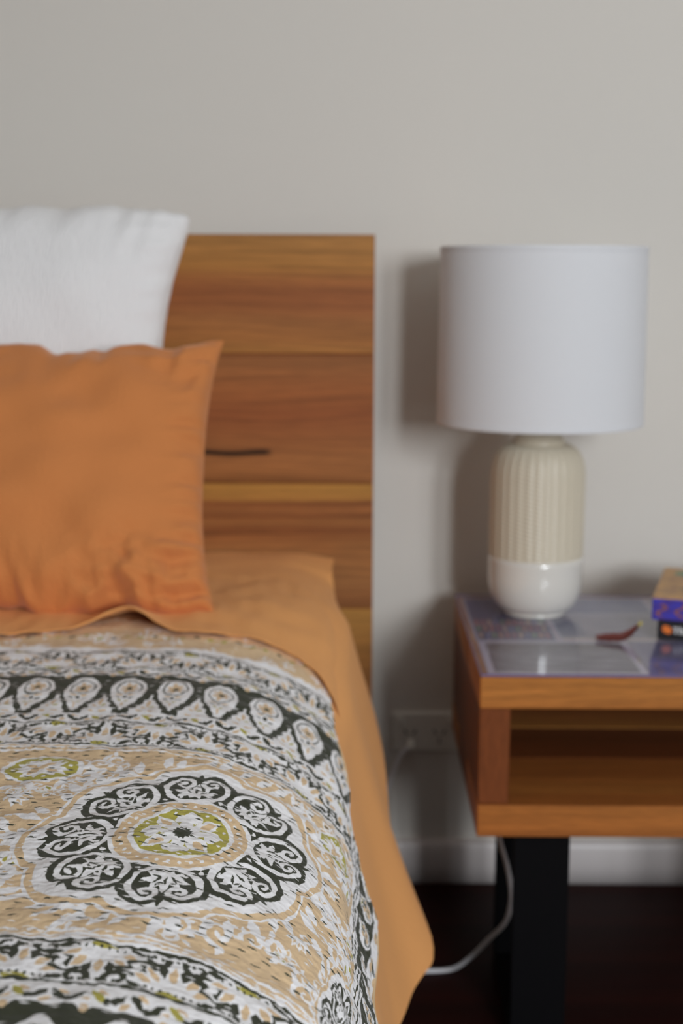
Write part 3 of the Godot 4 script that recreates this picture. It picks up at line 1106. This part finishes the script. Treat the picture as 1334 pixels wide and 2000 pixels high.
# ------------------------------------------------------------------ prints under a clear sheet on the table top
func paint(w: int, h: int, back: Color, marks: Callable) -> StandardMaterial3D:
	var t := Image.create(w, h, false, Image.FORMAT_RGB8)
	t.fill(back)
	marks.call(t)
	var m := mat(Color.WHITE, 0.5, 0.4)
	m.albedo_texture = ImageTexture.create_from_image(t)
	return m

func soft_noise(t: Image, r: Rect2i, a: Color, b: Color, fx: float, fy: float, sd: float) -> void:
	for y in range(r.position.y, r.end.y):
		for x in range(r.position.x, r.end.x):
			var k := 0.5 + 0.5 * fn.get_noise_3d(x * fx, y * fy, sd) + 0.2 * fn.get_noise_3d(x * fx * 3.0, y * fy * 3.0, sd + 5.0)
			t.set_pixel(x, y, a.lerp(b, clampf(k, 0, 1)))

func _cards() -> void:
	var y := TOP_Y
	var edge := rgb8(188, 180, 200)
	var defs := []
	defs.append(["photo_print", "grey landscape photo print with a white border at the front of the table top", 0.1815, 0.3935, 0.367, 0.5335, paint(256, 200, edge, func(t: Image):
		soft_noise(t, Rect2i(12, 12, 232, 180), rgb8(70, 64, 74), rgb8(128, 120, 134), 0.012, 0.05, 2.0)
		soft_noise(t, Rect2i(12, 12, 232, 46), rgb8(66, 58, 62), rgb8(88, 80, 86), 0.02, 0.05, 4.0)
		for k in 5:
			t.fill_rect(Rect2i(20 + k * 40, 100 + (k * 37) % 60, 60, 3), rgb8(160, 154, 168)))])
	defs.append(["photo_print", "colourful print of small red, green and blue figures under the lamp base", 0.1800, 0.2990, 0.098, 0.3655, paint(160, 256, edge, func(t: Image):
		t.fill_rect(Rect2i(5, 4, 150, 248), rgb8(44, 46, 92))
		soft_noise(t, Rect2i(5, 4, 150, 120), rgb8(26, 32, 92), rgb8(96, 76, 116), 0.05, 0.05, 8.0)
		var cs := [rgb8(170, 60, 60), rgb8(186, 120, 80), rgb8(90, 140, 90), rgb8(80, 100, 160), rgb8(200, 160, 130), rgb8(150, 60, 90)]
		for r in 3:
			for k in 11:
				var c: Color = cs[(k * 5 + r * 2) % 6]
				var xx := 10 + k * 13
				var yy := 140 + r * 38
				t.fill_rect(Rect2i(xx, yy, 7, 22), c)
				t.fill_rect(Rect2i(xx + 2, yy - 6, 4, 6), rgb8(205, 165, 140))
		t.fill_rect(Rect2i(5, 160, 150, 6), rgb8(190, 130, 120)))])
	defs.append(["photo_print", "pale lilac-blue print with a dark slate patch to the right of the lamp", 0.3005, 0.4735, 0.094, 0.3655, paint(200, 256, edge, func(t: Image):
		t.fill_rect(Rect2i(5, 5, 188, 246), rgb8(150, 146, 166))
		soft_noise(t, Rect2i(5, 5, 188, 90), rgb8(84, 94, 140), rgb8(116, 118, 156), 0.02, 0.08, 12.0)
		soft_noise(t, Rect2i(5, 120, 188, 118), rgb8(112, 112, 132), rgb8(150, 138, 152), 0.02, 0.09, 14.0)
		t.fill_rect(Rect2i(5, 150, 44, 80), rgb8(88, 92, 118))
		t.fill_rect(Rect2i(5, 242, 190, 9), rgb8(196, 172, 152)))])
	defs.append(["photo_print", "dusky violet print lying in front of the stacked box and book", 0.3945, 0.740, 0.3665, 0.5335, paint(256, 160, rgb8(112, 104, 134), func(t: Image):
		soft_noise(t, Rect2i(8, 8, 240, 144), rgb8(66, 62, 108), rgb8(118, 108, 136), 0.02, 0.05, 17.0)
		t.fill_rect(Rect2i(90, 110, 160, 20), rgb8(96, 70, 110))
		t.fill_rect(Rect2i(60, 20, 190, 26), rgb8(78, 84, 126)))])
	defs.append(["photo_print", "faded mauve print beneath the book and patterned box", 0.4745, 0.740, 0.094, 0.3655, paint(200, 256, rgb8(172, 164, 178), func(t: Image):
		soft_noise(t, Rect2i(6, 6, 188, 244), rgb8(112, 102, 126), rgb8(144, 132, 148), 0.03, 0.05, 19.0))])
	for d in defs:
		var w: float = d[3] - d[2]
		var dz: float = d[5] - d[4]
		var st := SurfaceTool.new()
		st.begin(Mesh.PRIMITIVE_TRIANGLES)
		box_into(st, Vector3(w, 0.0005, dz), 0.0, 0, Vector2(1.0 / w, -1.0 / dz), Vector2(0.5, 0.5))
		var m := obj(d[0], st.commit(), d[6])
		m.position = Vector3((d[2] + d[3]) / 2, y + 0.0003, (d[4] + d[5]) / 2)
		tag(m, d[1], "photo print", "prints under the clear sheet")
	var acr := mat(Color(0.86, 0.88, 1.0, 0.05), 0.03, 0.37)
	acr.transparency = BaseMaterial3D.TRANSPARENCY_ALPHA
	var b := base("clear_cover", "clear acrylic sheet with a bluish edge laid over the prints on the table top", "table cover", Vector3(0.4625, y + 0.0006, 0.315))
	var face := obj("clear_face", box(Vector3(0.581, 0.0012, 0.4615), 0.0), acr, b)
	face.position = Vector3(0, 0.0021, 0.001)
	var rim := SurfaceTool.new()
	rim.begin(Mesh.PRIMITIVE_TRIANGLES)
	box_into(rim, Vector3(0.583, 0.0027, 0.0016), 0.0003, 0, Vector2.ONE, Vector2.ZERO, Vector3(0, 0.00138, 0.2325))
	box_into(rim, Vector3(0.583, 0.0027, 0.0016), 0.0003, 0, Vector2.ONE, Vector2.ZERO, Vector3(0, 0.00138, -0.2305))
	for sx in [-1.0, 1.0]:
		box_into(rim, Vector3(0.0016, 0.0027, 0.4615), 0.0003, 2, Vector2.ONE, Vector2.ZERO, Vector3(0.2913 * sx, 0.00138, 0.001))
	obj("polished_edge", rim.commit(), mat(rgb8(112, 106, 150), 0.25, 0.5), b)

const SHEET_Y := 0.5279

# ------------------------------------------------------------------ lamp
func _lamp() -> void:
	var b := base("table_lamp", "ceramic table lamp with ribbed cream body and white drum shade", "table lamp", Vector3(0.2835, SHEET_Y, 0.203))
	# body profile: foot, rounded bottom, straight wall, rounded shoulder, neck
	var R := 0.0722
	var prof: Array = []
	prof.append(Vector2(0.0005, 0.0))
	prof.append(Vector2(0.046, 0.0))
	prof.append(Vector2(0.0475, 0.0015))
	prof.append(Vector2(0.0475, 0.006))
	for i in 13:
		var a := i / 12.0 * PI / 2
		prof.append(Vector2(0.046 + (R - 0.046) * sin(a) , 0.0065 + 0.052 * (1.0 - cos(a))))
	var seam := 0.0905
	for i in range(1, 5):
		prof.append(Vector2(R, 0.0585 + (seam - 0.0585) * i / 4.0))
	prof.append(Vector2(R - 0.0012, seam + 0.0006))
	obj("glazed_bottom", lathe(prof, 96), M_gloss(rgb8(224, 219, 210)), b)
	# upper body: raised ribs of little braided ridges
	var rows := 190
	var segs := 360
	var top_y := 0.262
	var ribs := 30
	var body := grid_mesh(segs, rows, func(i: int, j: int):
		var t := float(j) / rows
		var y := lerpf(seam, top_y, t)
		var r := R - 0.0012
		var ys := 0.2115
		if y > ys:
			var q := clampf((y - ys) / (top_y - ys), 0, 1)
			r = 0.040 + (R - 0.0412) * sqrt(maxf(0.0, 1.0 - pow(q, 2.3)))
		var a := TAU * i / segs + PI
		var ph := a * ribs / TAU
		var across := fposmod(ph, 1.0)
		var row := floori(ph)
		var beads := absf(sin((y * 1.0 - seam) / 0.0064 * PI + (PI / 2 if row % 2 == 0 else 0.0) + (across - 0.5) * 1.6))
		var rib := pow(sin(across * PI), 0.7)
		var fade := sm(0.0, 0.02, t) * (1.0 - sm(0.93, 1.0, t))
		r += fade * (rib * (0.0007 + 0.0011 * beads) - 0.0005)
		return [Vector3(r * sin(a), y, r * cos(a)), Vector2(a, y)], true)
	obj("ribbed_body", body, M_gloss(rgb8(214, 203, 181), 0.34), b)
	obj("neck", lathe([Vector2(0.040, 0.2615), Vector2(0.0405, 0.266), Vector2(0.036, 0.270), Vector2(0.0345, 0.276), Vector2(0.030, 0.2785), Vector2(0.012, 0.2788)], 64), M_gloss(rgb8(206, 194, 172), 0.4), b)
	var brass := mat(rgb8(150, 140, 120), 0.4, 0.5)
	brass.metallic = 0.6
	obj("lamp_holder", lathe([Vector2(0.0005, 0.2785), Vector2(0.011, 0.2785), Vector2(0.011, 0.300), Vector2(0.019, 0.304), Vector2(0.019, 0.352), Vector2(0.015, 0.356), Vector2(0.0005, 0.356)], 32), brass, b)
	obj("bulb", lathe([Vector2(0.012, 0.356), Vector2(0.016, 0.372), Vector2(0.028, 0.394), Vector2(0.030, 0.408), Vector2(0.026, 0.424), Vector2(0.014, 0.435), Vector2(0.0005, 0.438)], 32), mat(rgb8(235, 233, 226), 0.2, 0.5), b)
	# drum shade, open at both ends
	var sh := mat(rgb8(240, 240, 242), 0.8, 0.2)
	sh.backlight_enabled = true
	sh.backlight = Color(0.7, 0.7, 0.7)
	sh.rim_enabled = true
	sh.rim = 0.5
	sh.heightmap_enabled = true
	sh.heightmap_texture = noise_tex(0.08, 256, 3, 31)
	sh.heightmap_scale = 0.006
	sh.uv1_scale = Vector3(6, 6, 1)
	var sy0 := 0.2925
	var sy1 := 0.5535
	var r0 := 0.1540
	var r1 := 0.1520
	var sp: Array = []
	for q in [0.0, 0.006, 0.02, 0.5, 0.98, 0.994, 1.0]:
		sp.append(Vector2(lerpf(r0, r1, q), lerpf(sy0, sy1, q)))
	for q in [1.0, 0.994, 0.98, 0.5, 0.02, 0.006, 0.0]:
		sp.append(Vector2(lerpf(r0, r1, q) - 0.0014, lerpf(sy0, sy1, q)))
	obj("lamp_shade", lathe(sp, 96), sh, b)
	for k in [[sy0 + 0.004, r0], [sy1 - 0.004, r1]]:
		obj("shade_rim", lathe([Vector2(k[1] + 0.0002, k[0] - 0.004), Vector2(k[1] + 0.0005, k[0] - 0.0034), Vector2(k[1] + 0.0005, k[0] + 0.0034), Vector2(k[1] + 0.0002, k[0] + 0.004)], 96), sh, b)
	var spider := SurfaceTool.new()
	spider.begin(Mesh.PRIMITIVE_TRIANGLES)
	for k in 3:
		var a := TAU * k / 3.0 + 0.4
		spider.append_from(tube([Vector3(sin(a) * 0.019, 0.335, cos(a) * 0.019), Vector3(sin(a) * 0.07, 0.330, cos(a) * 0.07), Vector3(sin(a) * 0.1515, 0.297, cos(a) * 0.1515)], 0.0016, 8, 6), 0, Transform3D())
	obj("shade_carrier", spider.commit(), mat(rgb8(225, 225, 225), 0.5, 0.4), b)
	# cord: behind the table, under it, along the floor and back to the socket
	var w := [Vector3(0.2835, 0.5345, 0.156), Vector3(0.292, 0.5315, 0.11), Vector3(0.297, 0.531, 0.074), Vector3(0.300, 0.50, 0.052), Vector3(0.296, 0.40, 0.046), Vector3(0.270, 0.290, 0.060), Vector3(0.232, 0.283, 0.20), Vector3(0.216, 0.262, 0.315),
		Vector3(0.2233, 0.2144, 0.340), Vector3(0.2325, 0.1830, 0.352), Vector3(0.2390, 0.1500, 0.360), Vector3(0.2385, 0.1235, 0.366), Vector3(0.2310, 0.0930, 0.362), Vector3(0.2085, 0.062, 0.352), Vector3(0.1850, 0.030, 0.342), Vector3(0.1583, 0.0045, 0.3316), Vector3(0.1187, 0.0036, 0.3381),
		Vector3(0.070, 0.0036, 0.340), Vector3(0.030, 0.0036, 0.29), Vector3(0.018, 0.010, 0.19), Vector3(0.034, 0.085, 0.100), Vector3(0.0751, 0.2239, 0.062), Vector3(0.099, 0.258, 0.052)]
	var pts: Array = []
	for p in w:
		pts.append(p - b.position)
	var cord := obj("power_cord", tube(pts, 0.0034, 10, 8), mat(rgb8(222, 220, 222), 0.45, 0.5), b)
	var pg := SurfaceTool.new()
	pg.begin(Mesh.PRIMITIVE_TRIANGLES)
	box_into(pg, Vector3(0.030, 0.032, 0.030), 0.006, 0, Vector2.ONE, Vector2.ZERO, Vector3(0.103, 0.2645, 0.0245) - b.position)
	pg.append_from(tube([Vector3(0.1035, 0.262, 0.036) - b.position, Vector3(0.103, 0.260, 0.046) - b.position, Vector3(0.100, 0.254, 0.054) - b.position], 0.006, 10, 4), 0, Transform3D())
	obj("plug", pg.commit(), M.white_plastic, cord)

func M_gloss(c: Color, rough := 0.16) -> StandardMaterial3D:
	var m := mat(c, rough, 0.5)
	if rough < 0.2:
		m.clearcoat_enabled = true
		m.clearcoat = 0.6
		m.clearcoat_roughness = 0.08
	return m

# ------------------------------------------------------------------ small things on the table
func _table_things() -> void:
	# black book, turned a little on the table, its spine to the front
	var ang := deg_to_rad(17.0)
	var turn := Basis(Vector3.UP, -ang)
	var corner := Vector3(0.4395, SHEET_Y, 0.359)
	var bw := 0.19
	var bd := 0.20
	var bh := 0.0275
	var b := base("book", "black book with an orange mark and white lettering under the patterned box", "book", corner)
	b.basis = turn
	var black := mat(rgb8(34, 31, 33), 0.4, 0.5)
	var cov := SurfaceTool.new()
	cov.begin(Mesh.PRIMITIVE_TRIANGLES)
	box_into(cov, Vector3(bw, 0.0022, bd), 0.0006, 0, Vector2.ONE, Vector2.ZERO, Vector3(bw / 2, 0.0012, -bd / 2))
	box_into(cov, Vector3(bw, 0.0022, bd), 0.0006, 0, Vector2.ONE, Vector2.ZERO, Vector3(bw / 2, bh - 0.0011, -bd / 2))
	box_into(cov, Vector3(bw, bh - 0.001, 0.0022), 0.0006, 0, Vector2.ONE, Vector2.ZERO, Vector3(bw / 2, bh / 2, -0.0011))
	obj("cover", cov.commit(), black, b)
	obj("page_block", box(Vector3(bw - 0.006, bh - 0.005, bd - 0.006), 0.0004, 0, Vector2.ONE, Vector2.ZERO, Vector3(bw / 2, bh / 2, -bd / 2)), mat(rgb8(215, 205, 185), 0.8, 0.2), b)
	# orange mark: a small diamond flame, and the start of the title
	var fl := SurfaceTool.new()
	fl.begin(Mesh.PRIMITIVE_TRIANGLES)
	var ring: Array = []
	for k in 20:
		var a := TAU * k / 20.0
		var r := 0.0072 * (1.0 + 0.22 * cos(a * 2.0 + 0.6))
		ring.append(Vector3(0.0135 + cos(a) * r * 0.8, 0.0140 + sin(a) * r, 0.0004))
	for k in 20:
		for p in [Vector3(0.0135, 0.014, 0.0008), ring[(k + 1) % 20], ring[k]]:
			fl.add_vertex(p)
	fl.generate_normals()
	obj("orange_mark", fl.commit(), mat(rgb8(226, 120, 52), 0.5, 0.4), b)
	var font := SystemFont.new()
	font.font_names = PackedStringArray(["Droid Sans"])
	font.font_weight = 700
	var tm := TextMesh.new()
	tm.text = "The"
	tm.font = font
	tm.font_size = 32
	tm.pixel_size = 0.00043
	tm.depth = 0.0006
	tm.horizontal_alignment = HORIZONTAL_ALIGNMENT_LEFT
	var tx := obj("lettering", tm, mat(rgb8(232, 228, 226), 0.5, 0.4), b)
	tx.position = Vector3(0.0215, 0.0132, 0.0004)
	# patterned box on the book
	var pw_ := 0.16
	var pd := 0.215
	var ph := 0.0330
	var pb := base("patterned_box", "tan and purple-blue patterned cardboard box lying on the black book", "box", corner + turn * Vector3(-0.0085, bh + 0.0003, 0.003))
	pb.basis = turn
	var tan_print := paint(160, 220, rgb8(202, 160, 112), func(t: Image):
		soft_noise(t, Rect2i(0, 0, 160, 220), rgb8(214, 168, 112), rgb8(176, 138, 104), 0.03, 0.02, 41.0)
		for k in 240:
			var a := TAU * k / 240.0
			for q in 18:
				t.set_pixel(clampi(int(50 + cos(a) * q * 1.9), 0, 159), clampi(int(40 + sin(a) * q * 1.2), 0, 219), rgb8(60, 150, 130))
		t.fill_rect(Rect2i(60, 96, 90, 24), rgb8(108, 92, 150))
		t.fill_rect(Rect2i(34, 146, 46, 12), rgb8(120, 122, 96))
		t.fill_rect(Rect2i(46, 186, 26, 14), rgb8(226, 200, 156)))
	var blue_print := paint(200, 48, rgb8(66, 60, 150), func(t: Image):
		soft_noise(t, Rect2i(0, 0, 200, 48), rgb8(66, 66, 190), rgb8(82, 56, 128), 0.06, 0.09, 44.0)
		for k in 6:
			for q in 26:
				var xx := 14 + k * 32 + int(8.0 * sin(q * 0.24 + k))
				t.fill_rect(Rect2i(clampi(xx, 0, 193), 12 + q, 6, 2), rgb8(150, 92, 76)))
	obj("box_body", box(Vector3(pw_, ph - 0.0012, pd), 0.0012, 0, Vector2(1.0 / pw_, 1.0 / ph), Vector2(0.5, 0.5), Vector3(pw_ / 2, (ph - 0.0012) / 2, -pd / 2)), blue_print, pb)
	obj("box_lid", box(Vector3(pw_ + 0.0008, 0.0022, pd + 0.0008), 0.0008, 0, Vector2(1.0 / pw_, -1.0 / pd), Vector2(0.5, 0.5), Vector3(pw_ / 2, ph - 0.0011, -pd / 2)), tan_print, pb)
	# dried leaf, curled, one end lifted
	var lb := base("dried_leaf", "curled dark red-brown dried leaf with a yellowish tip on the glossy table top", "leaf", Vector3(0.378, SHEET_Y, 0.385))
	var spine := Curve3D.new()
	spine.add_point(Vector3(-0.0275, 0.0012, -0.016), Vector3.ZERO, Vector3(0.012, 0.0012, 0.001))
	spine.add_point(Vector3(0.006, 0.0042, -0.0085), Vector3(-0.010, -0.0012, -0.001), Vector3(0.012, 0.0030, -0.001))
	spine.add_point(Vector3(0.0315, 0.0240, -0.0080), Vector3(-0.007, -0.0085, 0.0), Vector3.ZERO)
	var nl := 26
	var nw := 12
	var leaf := SurfaceTool.new()
	leaf.begin(Mesh.PRIMITIVE_TRIANGLES)
	for face in 2:
		var g := grid_mesh(nw, nl, func(i: int, j: int):
			var t := float(j) / nl
			var seg := mini(1, int(t * 2.0))
			var c := spine.sample(seg, t * 2.0 - seg)
			var c2 := spine.sample(seg, minf(t * 2.0 - seg + 0.02, 1.0)) - spine.sample(seg, maxf(t * 2.0 - seg - 0.02, 0.0))
			var tdir := c2.normalized()
			var wdir := tdir.cross(Vector3(0, 0.75, 0.65)).normalized()
			var nn := wdir.cross(tdir)
			var half := 0.0062 * (1.25 - 0.5 * t) * pow(sin(PI * clampf(t * 0.94 + 0.05, 0, 1)), 0.55) + 0.0006
			var q := i * 2.0 / nw - 1.0
			var cup := 0.0030 * q * q + 0.0006 * sin(t * 40.0) * absf(q)
			return [c + wdir * q * half + nn * (cup + (0.0009 if face == 0 else 0.0)), Vector2(q, t)], face == 1)
		leaf.append_from(g, 0, Transform3D())
	obj("leaf_blade", leaf.commit(), mat(rgb8(108, 52, 44), 0.55, 0.4), lb)
	obj("midrib", tube([Vector3(-0.0275, 0.0024, -0.016), Vector3(-0.011, 0.0040, -0.0125), Vector3(0.006, 0.0056, -0.0085), Vector3(0.021, 0.0130, -0.0082), Vector3(0.0315, 0.0250, -0.0080)], 0.0008, 6, 5), mat(rgb8(92, 44, 36), 0.6, 0.3), lb)
	obj("leaf_tip", tube([Vector3(0.0308, 0.0233, -0.0080), Vector3(0.0330, 0.0263, -0.0080), Vector3(0.0348, 0.0290, -0.0082)], 0.0024, 8, 5), mat(rgb8(196, 178, 92), 0.6, 0.3), lb)

# ------------------------------------------------------------------ power outlet
func _outlet() -> void:
	var b := base("power_outlet", "white double power outlet on the wall between bed and bedside table", "power outlet", Vector3(0.1285, 0.270, 0.0))
	obj("face_plate", box(Vector3(0.114, 0.070, 0.009), 0.003, 0, Vector2.ONE, Vector2.ZERO, Vector3(0, 0, 0.0047)), M.white_plastic, b)
	for sx in [-1.0, 1.0]:
		obj("switch", box(Vector3(0.011, 0.017, 0.005), 0.0015, 0, Vector2.ONE, Vector2.ZERO, Vector3(0.042 * sx, 0.0185, 0.0105)), M.white_plastic, b)
		var so := SurfaceTool.new()
		so.begin(Mesh.PRIMITIVE_TRIANGLES)
		for k in [[-0.0075, 0.004, 30.0], [0.0075, 0.004, -30.0], [0.0, -0.011, 0.0]]:
			var one := SurfaceTool.new()
			one.begin(Mesh.PRIMITIVE_TRIANGLES)
			box_into(one, Vector3(0.0026, 0.009, 0.001), 0.0)
			so.append_from(one.commit(), 0, Transform3D(Basis(Vector3.BACK, deg_to_rad(k[2])), Vector3(0.025 * sx + k[0], -0.004 + k[1], 0.0094)))
		obj("socket_slots", so.commit(), M.dark_slot, b)
